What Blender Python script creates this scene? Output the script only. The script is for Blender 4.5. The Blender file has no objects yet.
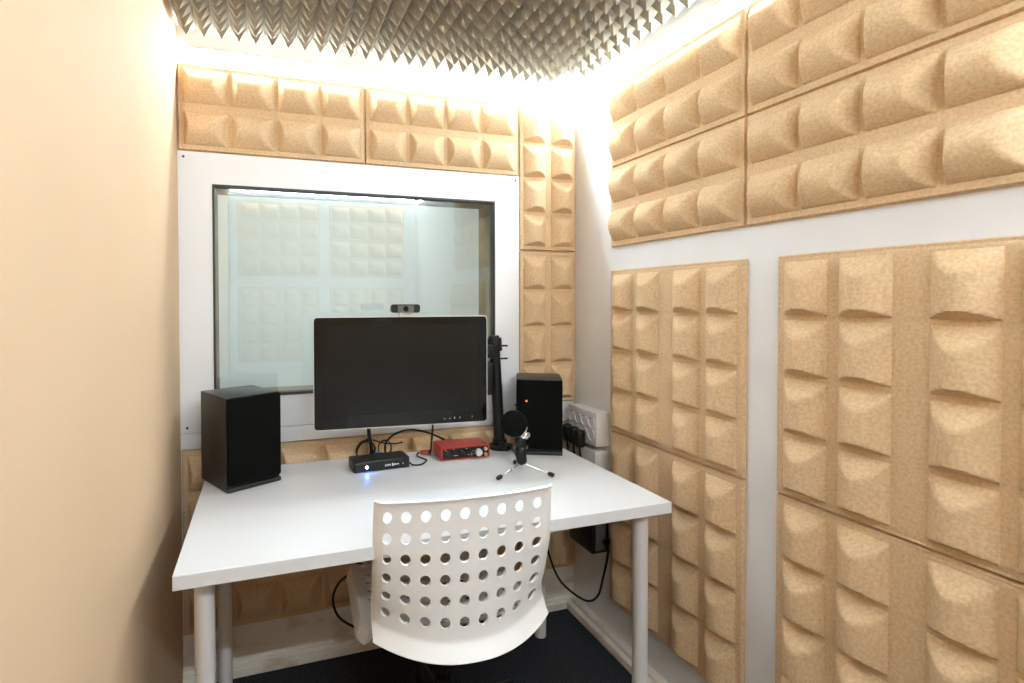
import bpy, bmesh, math, random
from mathutils import Vector, Matrix
PI = math.pi
random.seed(4)
C = bpy.context.scene.collection
S = bpy.context.scene

# ------------------------------------------------------------------ camera
cd = bpy.data.cameras.new('camera'); cam = bpy.data.objects.new('camera', cd); C.objects.link(cam); S.camera = cam
cd.sensor_width = 36.0; cd.sensor_fit = 'HORIZONTAL'; cd.lens = 536.58 / 1024 * 36
cd.shift_x = 66.46 / 1024; cd.shift_y = -31.94 / 1024
cd.clip_start = .02
r = Vector((0.94821045, -0.31763159, -0.00266885)); u = Vector((0.00807055, 0.01569162, 0.99984431)); f = Vector((0.31754026, 0.94808436, -0.01744242))
cam.matrix_world = Matrix(((r.x, u.x, -f.x, -1.184294), (r.y, u.y, -f.y, -1.893141), (r.z, u.z, -f.z, 1.242097), (0, 0, 0, 1)))

# ------------------------------------------------------------------ world, exposure
w = bpy.data.worlds.new('world'); S.world = w; w.use_nodes = True
w.node_tree.nodes['Background'].inputs[0].default_value = (.8, .8, .8, 1); w.node_tree.nodes['Background'].inputs[1].default_value = .15
S.view_settings.view_transform = 'Standard'; S.view_settings.look = 'None'
S.view_settings.gamma = 1; S.view_settings.use_curve_mapping = False
S.view_settings.exposure = 1.14
LED = 79.0          # strength of the ceiling-edge LED strips
ROOM2 = 21.0         # strength of the lamp in the room behind the glass
S.cycles.max_bounces = 12; S.cycles.diffuse_bounces = 8; S.cycles.transparent_max_bounces = 12
S.cycles.caustics_reflective = False; S.cycles.caustics_refractive = False
S.cycles.sample_clamp_indirect = 8

# ------------------------------------------------------------------ materials
def mat(name, col, rough=.6, metal=0, spec=.5, emit=None, es=0, coat=0):
    m = bpy.data.materials.new(name); m.use_nodes = True
    b = m.node_tree.nodes['Principled BSDF']
    b.inputs['Base Color'].default_value = (*col, 1); b.inputs['Roughness'].default_value = rough
    b.inputs['Metallic'].default_value = metal; b.inputs['Specular IOR Level'].default_value = spec
    b.inputs['Coat Weight'].default_value = coat
    if emit: b.inputs['Emission Color'].default_value = (*emit, 1); b.inputs['Emission Strength'].default_value = es
    return m
def noisy(m, c1, c2, scale, detail=3, lo=.35, hi=.65, bump=0, bscale=None, dist=.002, stretch=None):
    nt = m.node_tree; N = nt.nodes; L = nt.links; b = N['Principled BSDF']
    tc = N.new('ShaderNodeTexCoord'); mp = N.new('ShaderNodeMapping'); L.new(tc.outputs['Object'], mp.inputs[0])
    if stretch: mp.inputs['Scale'].default_value = stretch
    n = N.new('ShaderNodeTexNoise'); n.inputs['Scale'].default_value = scale; n.inputs['Detail'].default_value = detail
    L.new(mp.outputs[0], n.inputs['Vector'])
    rp = N.new('ShaderNodeValToRGB'); rp.color_ramp.elements[0].position = lo; rp.color_ramp.elements[1].position = hi
    rp.color_ramp.elements[0].color = (*c1, 1); rp.color_ramp.elements[1].color = (*c2, 1)
    L.new(n.outputs['Fac'], rp.inputs[0]); L.new(rp.outputs[0], b.inputs['Base Color'])
    if bump:
        n2 = N.new('ShaderNodeTexNoise'); n2.inputs['Scale'].default_value = bscale or scale; n2.inputs['Detail'].default_value = 4
        L.new(mp.outputs[0], n2.inputs['Vector'])
        bp = N.new('ShaderNodeBump'); bp.inputs['Strength'].default_value = bump; bp.inputs['Distance'].default_value = dist
        L.new(n2.outputs['Fac'], bp.inputs['Height']); L.new(bp.outputs[0], b.inputs['Normal'])
    return m
M = {}
M['felt'] = noisy(mat('pressed_wood_felt', (.6, .4, .2), .95, spec=.15), (.59, .40, .22), (.73, .53, .33), 160, 5, .3, .68, .5, 260, .0015)
M['white_wall'] = noisy(mat('white_wall_paint', (.8, .78, .76), .55, spec=.3), (.76, .745, .735), (.81, .80, .79), 3, 2)
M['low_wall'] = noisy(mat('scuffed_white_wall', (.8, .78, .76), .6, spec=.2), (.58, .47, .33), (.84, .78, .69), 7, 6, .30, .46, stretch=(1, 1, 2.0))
M['tan_wall'] = noisy(mat('tan_laminate', (.63, .44, .28), .8, spec=.15), (.62, .435, .27), (.645, .455, .287), 2, 2)
M['board'] = mat('white_board', (.83, .82, .815), .4, spec=.4)
M['desk'] = mat('white_desk_laminate', (.69, .675, .66), .42, spec=.4)
M['leg'] = mat('white_leg_enamel', (.8, .77, .75), .35)
M['plastic'] = mat('white_moulded_plastic', (.84, .80, .76), .4, spec=.4)
M['foam'] = noisy(mat('grey_foam', (.3, .28, .25), .95, spec=.1), (.30, .265, .21), (.33, .295, .235), 90, 3)
M['ceiling'] = mat('white_ceiling', (.8, .8, .8), .8)
M['led'] = mat('led_diffuser', (1, 1, 1), .5, emit=(.71, .86, .98), es=LED)
M['lamp2'] = mat('next_room_lamp', (1, 1, 1), .5, emit=(.93, 1, 1), es=ROOM2)
M['led_bright'] = mat('led_diffuser_bright', (1, 1, 1), .5, emit=(.72, .87, .99), es=LED * 1.7)
M['alu'] = mat('led_aluminium', (.8, .8, .8), .35, 1)
M['carpet'] = noisy(mat('charcoal_carpet', (.02, .02, .022), .95, spec=.1), (.010, .010, .012), (.055, .055, .06), 220, 6, .35, .7, .8, 400, .004)
M['black'] = mat('black_plastic', (.005, .005, .004), .45, spec=.35)
M['matte'] = noisy(mat('black_vinyl_cabinet', (.014, .012, .009), .38, spec=.6), (.007, .006, .0045), (.011, .0095, .007), 60, 3, bump=.15, bscale=500, dist=.0005)
M['grille'] = noisy(mat('black_grille_cloth', (.004, .004, .003), .95, spec=.05), (.0035, .0035, .0025), (.006, .006, .005), 700, 2, bump=.3)
M['screen'] = mat('dark_screen', (.006, .006, .0045), .25, spec=.35)
M['gloss'] = mat('glossy_black_bezel', (.004, .004, .003), .12, spec=.5)
M['silver'] = mat('silver_rim', (.75, .74, .72), .3, .6)
M['chrome'] = mat('chrome', (.8, .78, .74), .2, 1)
M['rubber'] = mat('black_rubber', (.005, .005, .004), .45, spec=.35)
M['cable'] = mat('black_cable', (.005, .005, .004), .45, spec=.35)
M['gasket'] = mat('dark_window_gasket', (.03, .026, .02), .5)
M['reveal'] = noisy(mat('tan_window_reveal', (.3, .24, .15), .6), (.15, .12, .065), (.24, .19, .11), 8, 3)
M['room2'] = mat('pale_green_wall', (.68, .71, .69), .7)
M['red'] = mat('red_anodised_case', (.50, .035, .015), .38, .35)
M['redplug'] = mat('red_plug', (.45, .04, .02), .5)
M['blue'] = mat('blue_plug', (.03, .12, .5), .4)
M['bluelight'] = mat('blue_power_light', (.1, .2, 1), .4, emit=(.06, .22, 1), es=60)
M['redlight'] = mat('red_power_light', (.8, .05, .03), .4, emit=(1, .06, .03), es=2.2)
M['whitemark'] = mat('white_marking', (.75, .75, .75), .5)
M['gold'] = mat('brass_knob', (.75, .5, .2), .35, .7)
M['socket'] = mat('white_socket_plastic', (.74, .69, .64), .4)
M['greybox'] = mat('grey_plate', (.12, .11, .095), .5)
M['door'] = mat('white_door', (.8, .8, .8), .4)
M['screw'] = mat('dark_screw', (.08, .07, .06), .4, .6)
def glass(name):
    m = bpy.data.materials.new(name); m.use_nodes = True; nt = m.node_tree; nt.nodes.clear()
    o = nt.nodes.new('ShaderNodeOutputMaterial'); mx = nt.nodes.new('ShaderNodeMixShader'); t = nt.nodes.new('ShaderNodeBsdfTransparent')
    g = nt.nodes.new('ShaderNodeBsdfGlossy'); fr = nt.nodes.new('ShaderNodeFresnel'); fr.inputs[0].default_value = 1.52
    mul = nt.nodes.new('ShaderNodeMath'); mul.operation = 'MULTIPLY'; mul.inputs[1].default_value = 2.0; mul.use_clamp = True
    t.inputs[0].default_value = (.96, .975, .965, 1); g.inputs['Roughness'].default_value = 0.0; g.inputs[0].default_value = (.95, 1, .98, 1)
    L = nt.links; L.new(fr.outputs[0], mul.inputs[0]); L.new(mul.outputs[0], mx.inputs[0]); L.new(t.outputs[0], mx.inputs[1]); L.new(g.outputs[0], mx.inputs[2]); L.new(mx.outputs[0], o.inputs[0])
    return m
M['glass'] = glass('window_glass')

# ------------------------------------------------------------------ helpers
def box(bm, x0, x1, y0, y1, z0, z1, bev=0, seg=2, mtx=None):
    vs = [bm.verts.new((x, y, z)) for x in (x0, x1) for y in (y0, y1) for z in (z0, z1)]
    F = [(0, 1, 3, 2), (4, 6, 7, 5), (0, 4, 5, 1), (2, 3, 7, 6), (0, 2, 6, 4), (1, 5, 7, 3)]
    fs = [bm.faces.new([vs[i] for i in q]) for q in F]
    out = vs
    if bev:
        es = list({e for q in fs for e in q.edges})
        rr = bmesh.ops.bevel(bm, geom=es, offset=bev, segments=seg, affect='EDGES', profile=.5)
        out = list({v for q in rr['faces'] for v in q.verts} | {v for v in vs if v.is_valid})
    if mtx is not None: bmesh.ops.transform(bm, matrix=mtx, verts=[v for v in out if v.is_valid])
def frame_of(d):
    d = d.normalized(); a = Vector((0, 0, 1)) if abs(d.z) < .9 else Vector((1, 0, 0))
    x = a.cross(d).normalized(); return x, d.cross(x)
def lathe(bm, prof, p0, p1=None, n=32):
    """prof: (radius, distance along axis) from p0 towards p1"""
    p0 = Vector(p0); d = (Vector(p1) - p0) if p1 is not None else Vector((0, 0, 1)); d.normalize(); x, y = frame_of(d)
    rings = []
    for rad, h in prof:
        c = p0 + d * h
        if rad < 1e-6: rings.append([bm.verts.new(c)])
        else: rings.append([bm.verts.new(c + (x * math.cos(2 * PI * i / n) + y * math.sin(2 * PI * i / n)) * rad) for i in range(n)])
    for a, b in zip(rings, rings[1:]):
        for i in range(n):
            q = [a[i % len(a)], a[(i + 1) % len(a)], b[(i + 1) % len(b)], b[i % len(b)]]
            qq = []
            for v in q:
                if v not in qq: qq.append(v)
            if len(qq) > 2:
                try: bm.faces.new(qq)
                except ValueError: pass
    for rg, fl in ((rings[0], 1), (rings[-1], 0)):
        if len(rg) > 2: bm.faces.new(rg[::-1] if fl else rg)
def cyl(bm, p0, p1, rad, n=24, bev=0):
    h = (Vector(p1) - Vector(p0)).length
    pr = [(rad, 0), (rad, h)] if not bev else [(rad - bev, 0), (rad, bev), (rad, h - bev), (rad - bev, h)]
    lathe(bm, pr, p0, p1, n)
def smoothpath(pts, k=8):
    P = [Vector(p) for p in pts]; P = [P[0] * 2 - P[1]] + P + [P[-1] * 2 - P[-2]]; out = []
    for i in range(1, len(P) - 2):
        for j in range(k):
            t = j / k; a, b, c, d = P[i - 1:i + 3]
            out.append(.5 * ((2 * b) + (c - a) * t + (2 * a - 5 * b + 4 * c - d) * t * t + (3 * b - a - 3 * c + d) * t ** 3))
    out.append(P[-2]); return out
def tube(bm, pts, rad, n=8, k=8, smooth=True):
    P = smoothpath(pts, k) if smooth else [Vector(p) for p in pts]
    x = None; rings = []
    for i, p in enumerate(P):
        d = (P[min(i + 1, len(P) - 1)] - P[max(i - 1, 0)]).normalized()
        x = frame_of(d)[0] if x is None else (x - d * x.dot(d)).normalized()
        y = d.cross(x); rings.append([bm.verts.new(p + (x * math.cos(2 * PI * q / n) + y * math.sin(2 * PI * q / n)) * rad) for q in range(n)])
    for a, b in zip(rings, rings[1:]):
        for i in range(n): bm.faces.new((a[i], a[(i + 1) % n], b[(i + 1) % n], b[i]))
    bm.faces.new(rings[0][::-1]); bm.faces.new(rings[-1])
def obj(name, bm, m, parent=None, smooth=False, angle=40, mtx=None):
    if mtx is not None: bmesh.ops.transform(bm, matrix=mtx, verts=bm.verts)
    bmesh.ops.recalc_face_normals(bm, faces=bm.faces)
    me = bpy.data.meshes.new(name); bm.to_mesh(me); bm.free()
    for q in (m if isinstance(m, (list, tuple)) else [m]): me.materials.append(q)
    o = bpy.data.objects.new(name, me); C.objects.link(o)
    if parent: o.parent = parent
    if smooth:
        me.shade_smooth()
        me.set_sharp_from_angle(angle=math.radians(angle))
    return o
def B(): return bmesh.new()
def tag(o, label, cat, group=None):
    o['label'] = label; o['category'] = cat
    if group: o['group'] = group
    return o
def thing(name, label, cat, loc=(0, 0, 0), rz=0, group=None):
    o = bpy.data.objects.new(name, None); C.objects.link(o); o.location = loc; o.rotation_euler = (0, 0, rz); o.empty_display_size = .05
    return tag(o, label, cat, group)
def struct(name, bm, m, parent=None, **k):
    o = obj(name, bm, m, parent, **k)
    if not parent: o['kind'] = 'structure'
    return o

XL = -1.446; CZ = 2.115; YF = -2.40; H = .702
WX0, WX1, WZ0, WZ1 = -1.345, -.356, .925, 1.617     # window opening

# ------------------------------------------------------------------ room shell
bm = B(); box(bm, XL - .1, .1, YF - .1, .14, -.1, 0); struct('floor', bm, M['carpet'])
bm = B(); box(bm, XL - .1, .1, YF - .1, .14, CZ, CZ + .1); struct('ceiling', bm, M['ceiling'])
bm = B()
box(bm, XL, WX0, 0, .14, .16, CZ); box(bm, WX1, 0, 0, .14, .16, CZ)
box(bm, WX0, WX1, 0, .14, .16, WZ0); box(bm, WX0, WX1, 0, .14, WZ1, CZ)
struct('wall_back', bm, M['white_wall'])
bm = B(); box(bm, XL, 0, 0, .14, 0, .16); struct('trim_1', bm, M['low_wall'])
bm = B(); box(bm, 0, .1, YF - .1, .14, 0, CZ); struct('wall_right', bm, M['white_wall'])
bm = B(); box(bm, XL - .1, XL, YF - .1, .14, 0, CZ); struct('wall_left', bm, M['tan_wall'])
bm = B(); box(bm, XL, 0, YF - .1, YF, 0, CZ); struct('wall_front', bm, M['white_wall'])
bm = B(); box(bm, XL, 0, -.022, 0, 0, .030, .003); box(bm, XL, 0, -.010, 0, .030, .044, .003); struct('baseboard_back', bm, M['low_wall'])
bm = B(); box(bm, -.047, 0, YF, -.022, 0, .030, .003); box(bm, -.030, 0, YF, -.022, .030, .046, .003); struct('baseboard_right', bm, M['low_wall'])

# window: white board surround, dark gasket, reveal, panes
win = struct('window_1', (lambda b: ([box(b, XL + .001, WX0, -.014, -.0005, .8195, 1.717), box(b, WX1, -.255, -.014, -.0005, .8195, 1.717),
      box(b, WX0, WX1, -.014, -.0005, WZ1, 1.717), box(b, WX0, WX1, -.014, -.0005, .8195, WZ0), box(b, XL + .001, -.255, -.014, -.0005, .767, .8175, .001)], b)[1])(B()), M['board'])
bm = B(); g = .006
for a in ((WX0, WX0 + g, WZ0, WZ1), (WX1 - g, WX1, WZ0, WZ1), (WX0 + g, WX1 - g, WZ1 - g, WZ1), (WX0 + g, WX1 - g, WZ0, WZ0 + g * 1.6)): box(bm, a[0], a[1], -.016, .012, a[2], a[3])
struct('window_gasket', bm, M['gasket'], win)
bm = B(); e = .0005
for a in ((WX0 + e, WX0 + .005, WZ0, WZ1), (WX1 - .005, WX1 - e, WZ0, WZ1), (WX0 + .005, WX1 - .005, WZ1 - .005, WZ1 - e), (WX0 + .005, WX1 - .005, WZ0 + e, WZ0 + .005)): box(bm, a[0], a[1], .013, .139, a[2], a[3])
struct('window_reveal', bm, M['reveal'], win)
bm = B(); box(bm, WX0 + g, WX1 - g, .004, .0045, WZ0 + g * 1.6, WZ1 - g); struct('window_pane', bm, M['glass'], win)
for x, z in ((-1.428, 1.699), (-1.425, .836), (-.27, 1.701), (-.27, .836)):
    bm = B(); lathe(bm, [(.004, 0), (.004, .0015), (.002, .002)], (x, -.0139, z), (x, -1, z), 14); struct('screw', bm, M['screw'], win)
# room behind the glass
bm = B(); box(bm, -2.3, .6, 1.5, 1.6, 0, 2.2); struct('wall_beyond_back', bm, M['room2'])
bm = B(); box(bm, -2.4, -2.3, .14, 1.6, 0, 2.2); struct('wall_beyond_left', bm, M['room2'])
bm = B(); box(bm, .6, .7, .14, 1.6, 0, 2.2); struct('wall_beyond_right', bm, M['room2'])
bm = B(); box(bm, -2.3, XL, .14, .2, 0, 2.2); box(bm, 0, .6, .14, .2, 0, 2.2); struct('wall_beyond_front', bm, M['room2'])
bm = B(); box(bm, -2.4, .7, .14, 1.6, 2.2, 2.3); struct('ceiling_beyond', bm, M['ceiling'])
bm = B(); box(bm, -2.4, .7, .14, 1.6, -.1, 0); struct('floor_beyond', bm, M['carpet'])
lp = thing('ceiling_lamp', 'long white ceiling lamp in the room beyond the window', 'lamp', (-.85, .55, 2.2))
bm = B(); box(bm, -.6, .6, -.07, .07, -.02, -.001, .004); obj('housing', bm, M['board'], lp)
bm = B(); box(bm, -.58, .58, -.055, .055, -.026, -.0201); obj('diffuser', bm, M['lamp2'], lp)

# door on the wall behind the camera, seen only as a reflection
dr = struct('door_1', (lambda b: (box(b, -1.44, -1.384, YF + .001, YF + .03, .02, 2.0, .003), b)[1])(B()), M['door'])
bm = B(); cyl(bm, (-1.41, YF + .03, 1.02), (-1.41, YF + .07, 1.02), .008); tube(bm, [(-1.41, YF + .07, 1.02), (-1.40, YF + .075, 1.02), (-1.37, YF + .075, 1.02), (-1.33, YF + .072, 1.02)], .008); struct('door_handle', bm, M['silver'], dr, smooth=True)

# ------------------------------------------------------------------ LED strips along the ceiling edge
def led(label, x0, x1, y0, y1, z, side):
    o = thing('led_strip', label, 'light strip', ((x0 + x1) / 2, (y0 + y1) / 2, z))
    cx, cy = (x0 + x1) / 2, (y0 + y1) / 2
    bm = B(); box(bm, x0 - cx, x1 - cx, y0 - cy, y1 - cy, .0065, .0085); 
    if side == 'back': box(bm, x0 - cx, x1 - cx, y1 - cy - .0015, y1 - cy, -.0085, .0065)
    if side == 'right': box(bm, x1 - cx - .0015, x1 - cx, y0 - cy, y1 - cy, -.0085, .0065)
    if side == 'front': box(bm, x0 - cx, x1 - cx, y0 - cy, y0 - cy + .0015, -.0085, .0065)
    obj('aluminium_profile', bm, M['alu'], o)
    bm = B(); d = .0016; e = .0002
    X0, X1, Y0, Y1 = x0 - cx, x1 - cx, y0 - cy, y1 - cy
    if side == 'back': Y1 -= d
    if side == 'right': X1 -= d
    if side == 'front': Y0 += d
    box(bm, X0 + .002, X1 - .002, Y0, Y1, -.0085, .0064)
    obj('diffuser', bm, M['led_bright' if side == 'front' else 'led'], o)
LZ = 2.035
led('glowing white LED strip along the top of the window wall', -1.41, -.02, -.016, -.001, LZ, 'back')
led('glowing white LED strip along the top of the right wall', -.016, -.001, -2.37, -.02, LZ, 'right')
led('glowing white LED strip on the wall behind the camera', -1.43, -.02, YF + .001, YF + .016, 2.068, 'front')

# ------------------------------------------------------------------ pyramid foam on the ceiling
bm = B(); P = .0496; nx = 28; ny = 45; X0 = -1.406 - P / 2; Y0 = -.088 + P / 2; zb = 2.088; zt = 2.049
V = {}
def gv(i, j, z):
    k = (i, j, z)
    if k not in V: V[k] = bm.verts.new((X0 + i * P, Y0 - j * P, z))
    return V[k]
skip = {(nx - 1, 0), (nx - 2, 0), (nx - 1, 1), (nx - 2, 1)}
for i in range(nx):
    for j in range(ny):
        if (i, j) in skip: continue
        t = bm.verts.new((X0 + (i + .5) * P, Y0 - (j + .5) * P, zt))
        c = [gv(i, j, zb), gv(i + 1, j, zb), gv(i + 1, j + 1, zb), gv(i, j + 1, zb)]
        for q in range(4): bm.faces.new((c[q], c[(q + 1) % 4], t))
        ct = [gv(i, j, 2.1145), gv(i + 1, j, 2.1145), gv(i + 1, j + 1, 2.1145), gv(i, j + 1, 2.1145)]; bm.faces.new(ct)
        for q, (di, dj) in enumerate(((0, -1), (1, 0), (0, 1), (-1, 0))):
            a, b2 = i + di, j + dj
            if a < 0 or b2 < 0 or a >= nx or b2 >= ny or (a, b2) in skip: bm.faces.new((c[q], c[(q + 1) % 4], ct[(q + 1) % 4], ct[q]))
tag(obj('acoustic_foam', bm, M['foam']), 'grey pyramid acoustic foam covering the ceiling', 'acoustic foam')
bm = B(); box(bm, -.128, -.062, -.150, -.084, 2.058, 2.114, .004)
tag(obj('junction_box', bm, M['board'], smooth=True), 'small white box on the ceiling where the foam is cut out in the corner', 'junction box')

# ------------------------------------------------------------------ pressed felt panels (2 x 4 cushions each)
PW, PL = .285, .575
def panel_mesh(name, W_, sx, cw):
    bm = B()
    mZ = .017; gZ = .013; ch = (PL - 2 * mZ - 3 * gZ) / 4; sz = [mZ + k * (ch + gZ) for k in range(4)]
    LX = [0, .004, .009, .012, W_ - .012, W_ - .009, W_ - .004, W_]; LZ_ = [0, .003, .0085, .0105, PL - .0105, PL - .0085, PL - .003, PL]
    for q in sx: LX += [q + cw * k / 22 for k in range(23)] + [q - .001, q + cw + .001]
    for q in sz: LZ_ += [q - .001, q, q + .004, q + .008, q + .012, q + .016] + [q + .016 + (ch - .016) * k / 15 for k in range(1, 16)] + [q + ch + .001]
    LX = sorted(set(round(v, 5) for v in LX)); LZ_ = sorted(set(round(v, 5) for v in LZ_))
    T = .012; HB = .031
    def h(x, z):
        d = min(x, W_ - x, z, PL - z)
        base = T * (.35 if d < 1e-6 else .92 if d > .0084 and d < .0101 else 1.0)
        for a in sx:
            if a <= x <= a + cw:
                for c in sz:
                    if c <= z <= c + ch:
                        uu = (x - a) / cw * 2 - 1; ww = z - c
                        barrel = .003 + HB * (1 - abs(uu) ** 2.0)
                        kk = .0035; m1 = (ch - ww) * .80 + .001; m2 = ww * 2.2 + .001
                        for mm in (m1, m2):
                            hh = max(0, kk - abs(barrel - mm)) / kk; barrel = min(barrel, mm) - hh * hh * kk / 4
                        return base + max(0, barrel)
        return base
    G = [[bm.verts.new((x - W_ / 2, -h(x, z), z - PL / 2)) for z in LZ_] for x in LX]
    for i in range(len(LX) - 1):
        for j in range(len(LZ_) - 1): bm.faces.new((G[i][j], G[i + 1][j], G[i + 1][j + 1], G[i][j + 1]))
    ring = [G[i][0] for i in range(len(LX))] + [G[-1][j] for j in range(1, len(LZ_))] + [G[i][-1] for i in range(len(LX) - 2, -1, -1)] + [G[0][j] for j in range(len(LZ_) - 2, 0, -1)]
    bk = [bm.verts.new((v.co.x, -.001, v.co.z)) for v in ring]
    for i in range(len(ring)): k = (i + 1) % len(ring); bm.faces.new((ring[k], ring[i], bk[i], bk[k]))
    bm.faces.new(bk)
    return obj(name, bm, M['felt'], smooth=True, angle=34)
PROTO = {False: panel_mesh('acoustic_pad', PW, [.020, .158], .107), True: panel_mesh('acoustic_pad', .57, [.022, .150, .318, .446], .102)}
used = {False: False, True: False}
def panel(label, group, wall, a, z, horiz=False, sw=1.0, sl=1.0, wide=False):
    """a = centre along the wall, z = centre height"""
    o = PROTO[wide] if not used[wide] else PROTO[wide].copy()
    if used[wide]: C.objects.link(o)
    used[wide] = True
    rz = {'back': 0, 'right': -PI / 2, 'front': PI}[wall]
    o.location = {'back': (a, -.0005, z), 'right': (-.0005, a, z), 'front': (a, YF + .0005, z)}[wall]
    o.rotation_euler = (0, PI / 2 if horiz else 0, rz); o.scale = (sw, 1, sl)
    tag(o, label, 'acoustic panel', group)
# window wall
g1 = 'acoustic panels on the window wall'
bl = .594 / PL; bw = .274 / PW
panel('long tan felt panel above the window, the left one beside the plain wall', g1, 'back', -1.1465, 1.857, True, bw, bl)
panel('long tan felt panel above the window, the right one beside the upright panels', g1, 'back', -.5515, 1.857, True, bw, bl)
nw = .2505 / PW; nl = .578 / PL
panel('upright tan felt panel in the back corner, upper one, reaching the light strip', g1, 'back', -.1265, 1.7145, False, nw, .557 / PL)
panel('upright tan felt panel in the back corner, lower one right above the right speaker', g1, 'back', -.1265, 1.1345, False, nw, .597 / PL)
lw = .3 / PW
panel('long tan felt panel behind the desk, ending behind the left speaker', g1, 'back', -1.146, .6145, True, .299 / PW, .592 / PL)
panel('long tan felt panel behind the desk and the cables under the monitor', g1, 'back', -.5505, .6145, True, .299 / PW, .594 / PL)
panel('shaded long felt panel under the desk between its two left legs', g1, 'back', -1.146, .314, True, .299 / PW, .592 / PL)
panel('shaded long felt panel under the desk behind the white chair', g1, 'back', -.5505, .314, True, .299 / PW, .594 / PL)
panel('upright shaded felt panel in the back corner below the desk top', g1, 'back', -.1265, .464, False, nw, .597 / PL)
# right wall, upper band
g2 = 'acoustic panels on the right wall'
uw = .283 / PW; ul = .567 / PL
y1 = -.254 - .285; y2 = y1 - .571; y3 = y2 - .571
for yy, nm in ((y1, 'nearest the back corner'), (y2, 'at the right of the picture')):
    panel('topmost long felt panel on the right wall, ' + nm, g2, 'right', yy, 1.8545, True, uw, ul)
    panel('long felt panel just above the white band, ' + nm, g2, 'right', yy, 1.5715, True, uw, ul)
# right wall, lower squares: one pair beside the desk, one pair at the right of the picture
sl1 = .573 / PL; sl2 = .608 / PL
panel('square felt panel of sixteen cushions on the right wall above the desk and socket box', g2, 'right', -.539, 1.0605, False, 1, sl1, True)
panel('square felt panel on the right wall behind the front right desk leg', g2, 'right', -.539, .468, False, 1, sl2, True)
panel('square felt panel right of the wide white gap, upper one, cut by the picture edge', g2, 'right', -1.202, 1.0605, False, 1, sl1, True)
panel('square felt panel right of the wide white gap, lower one, near the bottom right corner', g2, 'right', -1.202, .4825, False, 1, .579 / PL, True)
# wall behind the camera, seen only as a reflection in the window
g3 = 'acoustic panels behind the camera'
for k, cx in enumerate((-1.08, -.405)):
    sd = ('left', 'right')[k]
    panel('felt panel behind the camera, reflected at the %s, top row' % sd, g3, 'front', cx, 1.8545, True, uw, .598 / PL)
    panel('felt panel behind the camera, reflected at the %s, second row' % sd, g3, 'front', cx, 1.5715, True, uw, .598 / PL)
    panel('square felt panel behind the camera, reflected low at the %s of the window' % sd, g3, 'front', cx, 1.0605, False, 1.04, sl1, True)

# ------------------------------------------------------------------ desk
DX0, DX1, DY0, DY1 = -1.363, -.161, -.735, -.053
desk = thing('desk', 'white desk with four round legs standing against the window wall', 'desk', ((DX0 + DX1) / 2, (DY0 + DY1) / 2, 0))
dm = Matrix.Translation((-(DX0 + DX1) / 2, -(DY0 + DY1) / 2, 0))
bm = B(); box(bm, DX0, DX1, DY0, DY1, H - .030, H, .0015); obj('desk_top', bm, M['desk'], desk, mtx=dm)
for x, y in ((-1.312, -.665), (-.222, -.685), (-1.31, -.142), (-.231, -.142)):
    bm = B(); lathe(bm, [(.016, 0), (.02, .002), (.02, .018), (.0205, .020), (.0205, H - .05), (.024, H - .045), (.024, H - .0365)], (x, y, 0), None, 28)
    lg = obj('leg', bm, M['leg'], desk, smooth=True, mtx=dm)
    bm = B(); box(bm, x - .04, x + .04, y - .04, y + .04, H - .036, H - .0305, .002); obj('mounting_plate', bm, M['leg'], lg, mtx=dm)

# ------------------------------------------------------------------ speakers
def speaker(label, fl, fr, dep, hgt, red):
    fl = Vector(fl); fr = Vector(fr); d = fr - fl; wdt = d.length; rz = math.atan2(d.y, d.x)
    t = thing('bookshelf_speaker', label, 'speaker', (fl.x, fl.y, H), rz, 'speakers on the desk')
    bm = B(); box(bm, 0, wdt, .013, dep, .0005, hgt, .003); box(bm, .001, wdt - .001, .003, .014, .0005, .013, .002); obj('cabinet', bm, M['matte'], t, smooth=True)
    bm = B(); box(bm, .0015, wdt - .0015, 0, .0125, .021, hgt - .001, .005, 3); obj('front_grille', bm, M['grille'], t, smooth=True)
    if red:
        bm = B(); lathe(bm, [(.0033, 0), (.0028, .0015), (0, .002)], (wdt * .22, .0003, hgt - .074), (wdt * .22, -1, hgt - .074), 12); o = obj('power_light', bm, M['redlight'], t); o['label'] = 'small red power light'
speaker('black speaker at the left end of the desk by the tan wall', (-1.2885, -.292), (-1.142, -.218), .190, .268, False)
speaker('black speaker with a small red light at the right end of the desk', (-.3595, -.2035), (-.2165, -.2745), .175, .263, True)

# ------------------------------------------------------------------ monitor on its pole
MC = Vector((-.779, -.262, 0)); ma = math.atan2(-.045, .545)
mon = thing('monitor', 'black flat computer monitor with a silver rim hanging over the desk', 'monitor', (MC.x, MC.y, .850), ma)
MW, MH = .546, .343
def rrect(w_, h_, rad, n=6, cx=0, cz=0):
    pts = []
    for sx, sz, a0 in ((1, 1, 0), (-1, 1, 90), (-1, -1, 180), (1, -1, 270)):
        for k in range(n + 1):
            a = math.radians(a0 + 90 * k / n); pts.append((cx + sx * (w_ / 2 - rad) + rad * math.cos(a), cz + sz * (h_ / 2 - rad) + rad * math.sin(a)))
    return pts
def slab(bm, pts, y0, y1, inner=None):
    a = [bm.verts.new((x, y0, z)) for x, z in pts]; b = [bm.verts.new((x, y1, z)) for x, z in pts]; n = len(pts)
    for i in range(n): bm.faces.new((a[i], a[(i + 1) % n], b[(i + 1) % n], b[i]))
    if inner is None: bm.faces.new(a); bm.faces.new(b[::-1])
    else:
        c = [bm.verts.new((x, y0, z)) for x, z in inner]; d = [bm.verts.new((x, y1, z)) for x, z in inner]
        for i in range(n):
            k = (i + 1) % n
            bm.faces.new((a[i], c[i], c[k], a[k])); bm.faces.new((b[i], b[k], d[k], d[i])); bm.faces.new((c[i], d[i], d[k], c[k]))
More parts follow.
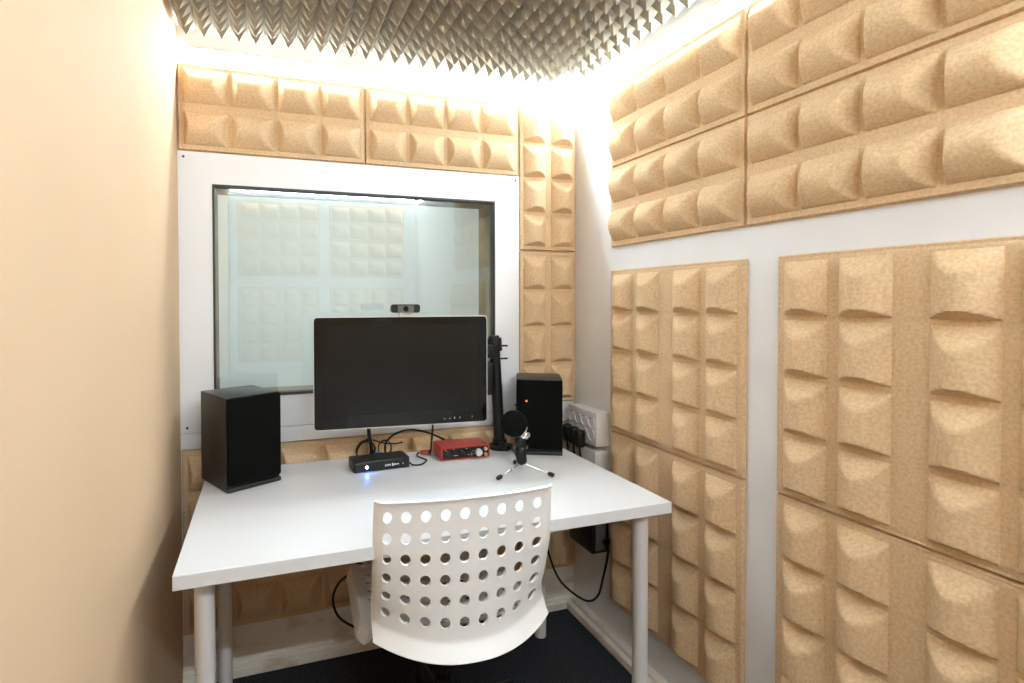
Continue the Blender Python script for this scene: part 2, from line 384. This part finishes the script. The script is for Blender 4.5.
bm = B(); slab(bm, rrect(MW, MH, .012, cz=MH / 2), -.012, .012); obj('rim', bm, M['silver'], mon, smooth=True)
bm = B(); slab(bm, rrect(MW - .006, MH - .006, .010, cz=MH / 2), -.0145, -.0121, rrect(MW - .056, MH - .070, .002, cz=MH / 2 + .009)); obj('bezel', bm, M['gloss'], mon, smooth=True)
bm = B(); slab(bm, rrect(MW - .056, MH - .070, .002, cz=MH / 2 + .009), -.0132, -.0121); obj('screen', bm, M['screen'], mon)
bm = B(); box(bm, -.20, .20, .0121, .034, .05, .28, .010); obj('back_cover', bm, M['black'], mon, smooth=True)
bm = B()
for k, x in enumerate((.13, .147, .163, .180, .221)):
    z = .0165
    bm = B()
    if k == 4: box(bm, x - .0006, x + .0006, -.0149, -.0146, z, z + .006)
    elif k in (2, 3): box(bm, x - .002, x + .002, -.0149, -.0146, z, z + .0012); box(bm, x - .0006, x + .0006, -.0149, -.0146, z + .001, z + .005)
    else: box(bm, x - .002, x + .002, -.0149, -.0146, z - .0003, z + .0009)
    obj('button_mark', bm, M['whitemark'], mon)
# pole
pb = Vector((-.377, -.104, H)); pt = Vector((-.399, -.100, 1.113))
st = thing('monitor_stand', 'black pole stand with clamp at the right rear of the desk holding the monitor', 'monitor stand', pb)
tm = Matrix.Translation(-pb)
bm = B(); lathe(bm, [(.044, .0005), (.046, .003), (.046, .009), (.042, .012), (.026, .014), (.026, .03), (.022, .034)], pb, None, 36); obj('base_flange', bm, M['black'], st, smooth=True, mtx=tm)
bm = B(); cyl(bm, pb + Vector((0, 0, .005)), pt, .020, 28, .002); obj('pole', bm, M['black'], st, smooth=True, mtx=tm)
bm = B(); lathe(bm, [(.027, 0), (.028, .003), (.028, .044), (.027, .047)], pb.lerp(pt, .865), pt, 28); box(bm, -.445, -.412, -.135, -.075, 1.035, 1.082, .003); obj('clamp', bm, M['black'], st, smooth=True, mtx=tm)
for z in (1.075, 1.028):
    bm = B(); cyl(bm, (-.392, -.095, z), (-.345, -.102, z), .0034, 10); obj('clamp_screw', bm, M['black'], st, smooth=True, mtx=tm)
bm = B(); tube(bm, [(-.43, -.11, 1.058), (-.50, -.135, 1.055), (-.60, -.13, 1.05), (-.72, -.155, 1.04), (-.766, -.18, 1.03)], .014, 12); obj('arm', bm, M['black'], st, smooth=True, mtx=tm)
bm = B(); box(bm, -.05, .05, -.004, .004, -.05, .05, .002, mtx=Matrix.Translation((-.774, -.2215, 1.03)) @ Matrix.Rotation(ma, 4, 'Z')); cyl(bm, (-.774, -.218, 1.03), (-.769, -.170, 1.03), .018); obj('mounting_head', bm, M['black'], st, smooth=True, mtx=tm)
bm = B(); box(bm, -.447, -.421, -.145, -.085, .905, 1.02, .003); obj('cable_clip', bm, M['black'], st, smooth=True, mtx=tm)
# webcam
wc = thing('webcam', 'small black webcam clipped on top of the monitor', 'webcam', (-.772, -.264, 1.1955), ma)
bm = B(); slab(bm, rrect(.090, .026, .008, cz=.021), -.014, .008); obj('body', bm, M['black'], wc, smooth=True)
bm = B(); box(bm, -.025, .025, -.0155, -.0142, .010, .031, .001); obj('face_plate', bm, M['greybox'], wc)
bm = B(); lathe(bm, [(.0085, 0), (.0085, .0012), (.006, .0015), (0, .0008)], (0, -.0155, .0205), (0, -1, .0205), 20); obj('lens', bm, M['gloss'], wc)
bm = B(); box(bm, -.019, .019, -.0165, -.0148, -.0045, .0085, .0005); box(bm, -.020, .020, -.0165, .02, .0003, .0085, .001); box(bm, -.018, .018, .0125, .016, -.045, .0075, .001); o = obj('clip', bm, M['silver'], wc)

# ------------------------------------------------------------------ small black box with a blue light
a0 = math.atan2(.012, .182)
rt = thing('network_box', 'small flat black box with a glowing blue light on the desk below the monitor', 'network box', (-.928, -.229, H), a0)
bm = B(); box(bm, 0, .182, .002, .082, .001, .034, .002); obj('case', bm, M['black'], rt, smooth=True)
bm = B(); box(bm, .002, .180, -.0005, .0019, .002, .032, .001); obj('front_panel', bm, M['gloss'], rt)
bm = B(); lathe(bm, [(.0045, 0), (.004, .0015), (0, .002)], (.040, -.0006, .016), (.040, -1, .016), 14); obj('power_light', bm, M['bluelight'], rt)['label'] = 'glowing blue light'
bm = B()
for x, w_, h_ in ((.100, .003, .007), (.106, .002, .006), (.110, .003, .005), (.1145, .003, .005), (.122, .005, .009), (.129, .006, .005), (.137, .008, .003), (.158, .002, .006)):
    bm = B(); box(bm, x, x + w_, -.0009, -.0006, .016 - h_ / 2, .016 + h_ / 2); obj('front_mark', bm, M['whitemark'], rt)

# ------------------------------------------------------------------ red audio interface
a1 = math.atan2(-.005, .172)
ai = thing('audio_interface', 'red metal audio interface with a silver knob on the desk beside the black pole', 'audio interface', (-.633, -.194, H), a1)
bm = B(); slab(bm, rrect(.175, .043, .006, cx=.0875, cz=.0235), 0, .098); obj('case', bm, M['red'], ai, smooth=True)
bm = B(); slab(bm, rrect(.163, .034, .004, cx=.0875, cz=.0235), -.0012, -.0002); obj('front_panel', bm, M['black'], ai, smooth=True)
def knob(x, z, rad, dep, m, nm='knob'):
    bm = B(); lathe(bm, [(rad, 0), (rad, dep * .8), (rad * .88, dep), (0, dep)], (x, -.0013, z), (x, -1, z), 26); return obj(nm, bm, m, ai, smooth=True)
for x in (.028, .076):
    bm = B(); lathe(bm, [(.0125, 0), (.0125, .002), (.0105, .003), (.0095, .0015), (.004, .001), (0, .001)], (x, -.0013, .0235), (x, -1, .0235), 26); obj('input_socket', bm, M['gloss'], ai, smooth=True)
knob(.132, .0225, .0125, .014, M['silver'], 'monitor_knob')['label'] = 'large silver knob'
knob(.158, .032, .006, .008, M['silver']); knob(.158, .014, .006, .009, M['gold'])['label'] = 'small brass coloured knob'
knob(.052, .030, .0045, .007, M['black']); knob(.100, .030, .0045, .007, M['black'])
bm = B()
for x, z in ((.047, .016), (.052, .016), (.057, .016), (.096, .016), (.101, .016), (.108, .020), (.108, .014), (.113, .017), (.113, .027), (.016, .037), (.045, .037), (.088, .037), (.092, .037)):
    bm = B(); box(bm, x - .0013, x + .0013, -.0016, -.0013, z - .001, z + .001); obj('front_mark', bm, M['whitemark'], ai)

# ------------------------------------------------------------------ microphone on a little tripod
mb = Vector((-.434, -.395, H)); mic = thing('microphone', 'black microphone with a round head on a thin tripod in front of the right speaker', 'microphone', mb)
tm = Matrix.Translation(-mb)
hub = mb + Vector((0, 0, .028)); top = mb + Vector((-.004, .004, .108))
bm = B(); lathe(bm, [(.006, 0), (.012, .004), (.0165, .010), (.0165, .050), (.014, .054), (.014, .060), (.0165, .063), (.0165, .080), (.012, .088)], hub, top, 28); obj('body', bm, M['black'], mic, smooth=True, mtx=tm)
bm = B()
for k in range(3): a = -1.9 + k * .9; cyl(bm, hub + Vector((math.cos(a) * .016, math.sin(a) * .016, .055)), hub + Vector((math.cos(a) * .019, math.sin(a) * .019, .055)), .004, 10)
obj('buttons', bm, M['greybox'], mic, mtx=tm)
hc = Vector((-.465, -.402, .863)); hd = Vector((-.36, -.90, .16)).normalized()
bm = B(); lathe(bm, [(0, -.016), (.022, -.015), (.034, -.009), (.0395, 0), (.040, .006), (.0395, .010), (.036, .013), (.025, .0165), (.010, .018), (0, .018)], hc, hc + hd, 40); obj('head', bm, M['grille'], mic, smooth=True, mtx=tm)
bm = B(); lathe(bm, [(.0392, .001), (.0408, .002), (.0408, .006), (.0392, .007)], hc, hc + hd, 40); obj('head_rim', bm, M['black'], mic, smooth=True, mtx=tm)
jc = Vector((-.424, -.398, .822))
bm = B(); bmesh.ops.create_uvsphere(bm, u_segments=18, v_segments=12, radius=.013, matrix=Matrix.Translation(jc)); cyl(bm, jc + Vector((-.018, 0, 0)), jc + Vector((.016, .004, 0)), .008, 16, .002); cyl(bm, jc + Vector((-.012, 0, -.02)), jc + Vector((0, -.006, .030)), .006, 14); obj('swivel_joint', bm, M['chrome'], mic, smooth=True, mtx=tm)['label'] = 'chrome swivel joint'
for fx, fy in ((-.527, -.428), (-.362, -.455), (-.412, -.300)):
    F = Vector((fx, fy, H + .008)); s0 = hub + Vector((0, 0, .006))
    bm = B(); tube(bm, [s0, F], .0018, 8, smooth=False); lg = obj('leg', bm, M['chrome'], mic, smooth=True, mtx=tm)
    d = (F - s0).normalized(); bm = B(); lathe(bm, [(.003, 0), (.0062, .003), (.0070, .012), (.0055, .020), (0, .022)], F - d * .014, F, 14)
    for v in bm.verts: v.co.z = max(v.co.z, H + .0006)
    obj('rubber_foot', bm, M['rubber'], lg, smooth=True, mtx=tm)
bm = B(); cyl(bm, mb + Vector((-.037, .0, .014)), mb + Vector((-.033, .002, .020)), .0035, 10); obj('leg_clip', bm, M['black'], mic, mtx=tm)

# ------------------------------------------------------------------ power outlet trunk on the right wall with plugs
so = thing('power_socket_box', 'white wall socket box with five outlets in the corner behind the right speaker', 'socket box', (0, -.135, .706))
tm = Matrix.Translation((0, .135, -.706))
bm = B(); box(bm, -.060, -.001, -.240, -.053, .709, .834, .004); obj('housing', bm, M['socket'], so, smooth=True, mtx=tm)
for y, z in ((-.078, .795), (-.122, .795), (-.166, .795), (-.212, .795), (-.212, .747), (-.078, .747), (-.122, .747), (-.166, .747)):
    bm = B(); lathe(bm, [(.0205, 0), (.0205, .002), (.0180, .0025), (.0172, -.010), (0, -.010)], (-.0605, y, z), (-1, y, z), 28); ou = obj('outlet', bm, M['board'], so, smooth=True, mtx=tm)
    if z > .75:
        bm = B(); box(bm, -.0625, -.0603, y - .010, y + .010, z + .0150, z + .0205, .0005); obj('outlet_mark', bm, M['redplug'], ou, mtx=tm)['label'] = 'red mark above the outlet'
bm = B(); box(bm, -.058, -.001, -.232, -.060, .605, .692, .003)
tag(obj('cable_trunk', bm, M['socket'], smooth=True), 'plain white cable box just below the socket box, mostly behind the desk', 'cable box')
gp = 'black plugs in the socket box'
for k, (y, z, lb) in enumerate(((-.078, .742, 'black plug pushed into the socket box, deepest in the corner by the speaker'), (-.122, .742, 'tall black plug in the socket box, the middle one of three'), (-.166, .738, 'black plug in the socket box nearest the open outlets'))):
    t = thing('power_plug', lb, 'plug', (-.0625, y, z), 0, gp)
    bm = B(); box(bm, -.034, 0, -.017, .017, -.046, .021, .0125, 4); obj('plug_body', bm, M['rubber'], t, smooth=True)
    bm = B(); tube(bm, [(-.018, 0, -.044), (-.018, -.001, -.06), (-.014, -.003, -.09), (-.012, -.004, -.13)], .0038); obj('cord', bm, M['cable'], t, smooth=True)
# black box under the desk
ub = thing('power_adapter', 'black box with a grey end plate on the right wall under the desk', 'power adapter', (0, -.14, .32))
bm = B(); box(bm, -.072, -.001, -.095, .06, 0, .125, .004); obj('case', bm, M['black'], ub, smooth=True)
bm = B(); box(bm, -.060, -.018, -.1005, -.0955, .012, .11, .001); obj('end_plate', bm, M['greybox'], ub)
bm = B(); cyl(bm, (-.022, -.1008, .045), (-.022, -.112, .045), .014, 20, .002); obj('plug', bm, M['rubber'], ub, smooth=True)

# ------------------------------------------------------------------ cables
def cable(name, label, pts, rad, m='cable', extra=None):
    bm = B(); tube(bm, pts, rad, 8, 8)
    if extra: extra(bm)
    o = obj(name, bm, M[m], smooth=True); return tag(o, label, 'cable', 'cables')
cable('power_cable', 'black cable looping from the black box low under the right end of the desk',
      [(-.022, -.256, .365), (-.024, -.262, .335), (-.032, -.262, .29), (-.04, -.255, .24), (-.04, -.228, .165), (-.04, -.175, .113), (-.05, -.118, .098), (-.09, -.07, .13), (-.13, -.075, .19), (-.165, -.08, .28), (-.19, -.08, .40), (-.20, -.08, .5), (-.20, -.08, .66)], .004)
cable('power_cable', 'black cable looping below the desk left of the white chair',
      [(-.86, -.1, .66), (-.865, -.1, .52), (-.88, -.1, .40), (-.917, -.1, .335), (-.962, -.10, .30), (-.981, -.1, .248), (-.960, -.1, .185), (-.90, -.105, .138), (-.85, -.115, .112), (-.78, -.14, .07), (-.7, -.18, .03), (-.6, -.2, .008)], .0042)
cable('power_cable', 'short black cable hanging under the desk beside the loop left of the chair',
      [(-.96, -.075, .66), (-.945, -.08, .50), (-.925, -.085, .40), (-.89, -.09, .352), (-.84, -.095, .328), (-.79, -.10, .318), (-.74, -.12, .25), (-.70, -.15, .15), (-.66, -.17, .03)], .0038)
cable('video_cable', 'thick black cable hanging down behind the left of the monitor to the desk', [(-.868, -.165, .90), (-.869, -.163, .84), (-.868, -.16, .805), (-.860, -.155, .76), (-.858, -.140, .725), (-.858, -.11, .7075)], .006)
cable('video_cable', 'thin black cable hanging straight down behind the middle of the monitor', [(-.642, -.14, .92), (-.643, -.138, .83), (-.646, -.135, .77), (-.650, -.13, .72), (-.648, -.10, .7065)], .0036)
cable('signal_cable', 'black cable arching from behind the black box toward the red interface', [(-.80, -.100, .706), (-.803, -.102, .735), (-.800, -.105, .76), (-.775, -.108, .783), (-.74, -.11, .795), (-.70, -.11, .795), (-.655, -.11, .782), (-.62, -.10, .765), (-.585, -.085, .745), (-.555, -.07, .728)], .0036)
cable('signal_cable', 'thin black cable crossing low behind the black box', [(-.868, -.10, .775), (-.84, -.10, .768), (-.81, -.10, .757), (-.77, -.098, .750), (-.74, -.096, .752)], .0025)
cable('coiled_cable', 'thin black coiled cable lying behind the left end of the black box', [(-.870 + .03 * math.cos(t * .5) * (1 + .1 * math.sin(t)), -.105 + .010 * math.sin(t * .37), .739 + .030 * math.sin(t * .5)) for t in range(0, 38)], .0022)
cable('coiled_cable', 'thin black coiled cable behind the right end of the black box', [(-.800 + .022 * math.cos(t * .5), -.085 + .006 * math.sin(t * .37), .735 + .026 * math.sin(t * .5)) for t in range(0, 30)], .0018)
cable('usb_cable', 'thin black cable from the right side of the black box to the red plug', [(-.742, -.198, .712), (-.735, -.205, .7055), (-.72, -.212, .7045), (-.70, -.205, .7045), (-.68, -.180, .7045), (-.676, -.165, .7045), (-.685, -.14, .7045), (-.692, -.115, .7045), (-.688, -.098, .7075), (-.680, -.094, .712)], .0028)
cable('signal_cable', 'black cable curling from behind the pole to the microphone', [(-.375, -.165, .7065), (-.385, -.175, .725), (-.395, -.19, .742), (-.402, -.23, .750), (-.405, -.27, .742), (-.407, -.31, .725), (-.412, -.35, .722), (-.424, -.378, .732)], .003)
t = thing('red_plug', 'red cable plug at the left side of the red interface', 'plug', (-.660, -.102, .713))
bm = B(); box(bm, -.018, .018, -.008, .008, -.006, .006, .002); obj('plug_body', bm, M['redplug'], t, smooth=True)
bm = B(); cyl(bm, (.018, 0, 0), (.026, 0, 0), .004, 12); obj('plug_tip', bm, M['chrome'], t)
bm = B(); lathe(bm, [(.006, 0), (.011, .003), (.011, .026), (.008, .032)], (-.842, -.085, .713), (-.812, -.088, .713), 18)
tag(obj('blue_plug', bm, M['blue'], smooth=True), 'blue cable plug lying behind the small black box', 'plug')

# ------------------------------------------------------------------ perforated swivel chair
cr = math.radians(-3.4)
ch = thing('swivel_chair', 'white perforated plastic swivel chair with its back to the camera at the desk', 'chair', (-.729, -.503, .005), cr)
def perforated(nx, nz, ml, mt, mb_, hole, fn, cw_=1.0, ch_=1.0, hz=1.0):
    """unit cells with round holes between plain margins; fn maps (u in -1..1, v in 0..1) to a point"""
    bm = B(); cache = {}
    W = nx * cw_ + 2 * ml; Hh = nz * ch_ + mt + mb_
    def vt(x, z):
        k = (round(x, 4), round(z, 4))
        if k not in cache: cache[k] = bm.verts.new(fn(x / W * 2 - 1, z / Hh))
        return cache[k]
    q = 4
    for i in range(nx):
        for j in range(nz):
            x0 = ml + i * cw_; z0 = mb_ + j * ch_; cx = x0 + cw_ / 2; cz = z0 + ch_ / 2
            out = [(x0 + cw_ * k / q, z0) for k in range(q)] + [(x0 + cw_, z0 + ch_ * k / q) for k in range(q)] + [(x0 + cw_ * (1 - k / q), z0 + ch_) for k in range(q)] + [(x0, z0 + ch_ * (1 - k / q)) for k in range(q)]
            n = len(out)
            O = [vt(*p) for p in out]
            ang = [math.atan2(p[1] - cz, p[0] - cx) for p in out]
            I = [vt(cx + hole * math.cos(a), cz + hole * hz * math.sin(a)) for a in [math.radians(-135 + 360 * k / n) for k in range(n)]]
            for k in range(n): bm.faces.new((O[k], O[(k + 1) % n], I[(k + 1) % n], I[k]))
    def strip(xs, zs):
        for i in range(len(xs) - 1):
            for j in range(len(zs) - 1): bm.faces.new((vt(xs[i], zs[j]), vt(xs[i + 1], zs[j]), vt(xs[i + 1], zs[j + 1]), vt(xs[i], zs[j + 1])))
    gx = [ml + cw_ * k / q for k in range(nx * q + 1)]; gz = [mb_ + ch_ * k / q for k in range(nz * q + 1)]
    lx = [ml * k / 4 for k in range(5)]; rx = [ml + nx * cw_ + ml * k / 4 for k in range(5)]
    bz = [mb_ * k / 10 for k in range(11)]; tz = [mb_ + nz * ch_ + mt * k / 3 for k in range(4)]
    if mb_: strip(gx, bz); strip(lx, bz); strip(rx, bz)
    if mt: strip(gx, tz); strip(lx, tz); strip(rx, tz)
    strip(lx, gz); strip(rx, gz)
    return bm
def interp(T, v):
    for (a, pa), (b, pb_) in zip(T, T[1:]):
        if v <= b: t = (v - a) / (b - a); return [x + (y - x) * t for x, y in zip(pa, pb_)]
    return list(T[-1][1])
# rows: v -> (z centre, y centre, z edge, y edge, half width)
RT = [(.434, -.296, .462, -.212, .2165), (.441, -.289, .470, -.204, .2165), (.455, -.276, .485, -.193, .2165), (.466, -.268, .497, -.186, .2165), (.480, -.268, .510, -.188, .2165), (.512, -.270, .538, -.196, .216),
      (.572, -.274, .590, -.224, .2155), (.664, -.283, .672, -.254, .215), (.741, -.292, .743, -.265, .213), (.805, -.302, .804, -.277, .2105)]
AL = [0]
for p, q in zip(RT, RT[1:]): AL.append(AL[-1] + math.hypot(q[0] - p[0], q[1] - p[1]))
BT = [(l / AL[-1], p) for l, p in zip(AL, RT)]
def backf(uu, v):
    uu = uu - .07 * (1 - abs(uu) ** 6)
    zc, yc, ze, ye, hw = interp(BT, v); k = abs(uu) ** 2.2; xo = -.002 - .010 * v
    k2 = max(0, (abs(uu) - .9) / .1) ** 2 * .016 * min(1, v / .2) - max(0, (v - .975) / .025) ** 1.1 * .004
    return Vector((xo + uu * hw, yc + (ye - yc) * k + k2, zc + (ze - zc) * k))
bm = perforated(9, 6, .36, .22, 1.36, .27, backf, 1, 1.15, 1.14)
def thicken(o, th, off):
    sm = o.modifiers.new('solid', 'SOLIDIFY'); sm.thickness = th; sm.offset = off
    dg = bpy.context.evaluated_depsgraph_get(); me = bpy.data.meshes.new_from_object(o.evaluated_get(dg)); o.modifiers.clear(); me.name = o.name; o.data = me
    me.shade_smooth(); me.set_sharp_from_angle(angle=math.radians(35))
thicken(obj('backrest', bm, M['plastic'], ch), .006, 1)
def seatf(uu, v):           # v: 0 rear .. 1 front
    y = -.195 + .42 * v
    a = min(1, max(0, (abs(uu) - .95) / .05)); hw = .232 - .055 * max(0, .25 - v) / .25 * .6
    z = .438 + .012 * v - .016 * (1 - min(1, abs(uu)) ** 2) - .042 * (.45 + .55 * min(1, v / .3)) * a ** 1.2 + .10 * max(0, .14 - v) / .14 * .45
    if v > .9: z -= .03 * ((v - .9) / .1) ** 2
    return Vector((-.012 + uu * hw * (1 if a < .01 else 1 - .004 * a), y, z))
bm = perforated(8, 8, .50, .6, 1.2, .245, seatf)
thicken(obj('seat', bm, M['plastic'], ch), .006, 0)
bm = B(); box(bm, -.09, .09, -.09, .11, .385, .402, .004); box(bm, -.05, .05, -.06, .07, .36, .386, .008); obj('seat_mechanism', bm, M['black'], ch, smooth=True)
bm = B(); tube(bm, [(.05, .0, .372), (.11, -.03, .366), (.15, -.05, .36)], .005); obj('height_lever', bm, M['black'], ch, smooth=True)
bm = B(); lathe(bm, [(.026, .06), (.027, .062), (.027, .20), (.025, .205), (.014, .21), (.014, .362)], (0, 0, 0), None, 24); obj('gas_column', bm, M['black'], ch, smooth=True)
for k in range(5):
    a = math.radians(20 + 72 * k); d = Vector((math.cos(a), math.sin(a), 0)); nrm = Vector((-d.y, d.x, 0))
    bm = B(); sec = []
    for s, z, hw, hh in ((.02, .095, .022, .022), (.12, .088, .018, .016), (.25, .072, .015, .011)):
        c = d * s + Vector((0, 0, z)); sec.append([bm.verts.new(c + nrm * sx * hw + Vector((0, 0, sz * hh))) for sx, sz in ((-1, -1), (1, -1), (1, .6), (.5, 1), (-.5, 1), (-1, .6))])
    for p, q in zip(sec, sec[1:]):
        for i in range(6): bm.faces.new((p[i], p[(i + 1) % 6], q[(i + 1) % 6], q[i]))
    bm.faces.new(sec[0]); bm.faces.new(sec[-1][::-1]); lg = obj('base_arm', bm, M['black'], ch, smooth=True)
    bm = B(); c = d * .245
    for s in (-1, 1): lathe(bm, [(.018, 0), (.024, .003), (.024, .014), (.018, .017)], c + nrm * s * .004 + Vector((0, 0, .0245)), c + nrm * s * .03 + Vector((0, 0, .0245)), 20)
    cyl(bm, c + Vector((0, 0, .024)), c + Vector((0, 0, .066)), .005, 10); obj('caster', bm, M['rubber'], lg, smooth=True)
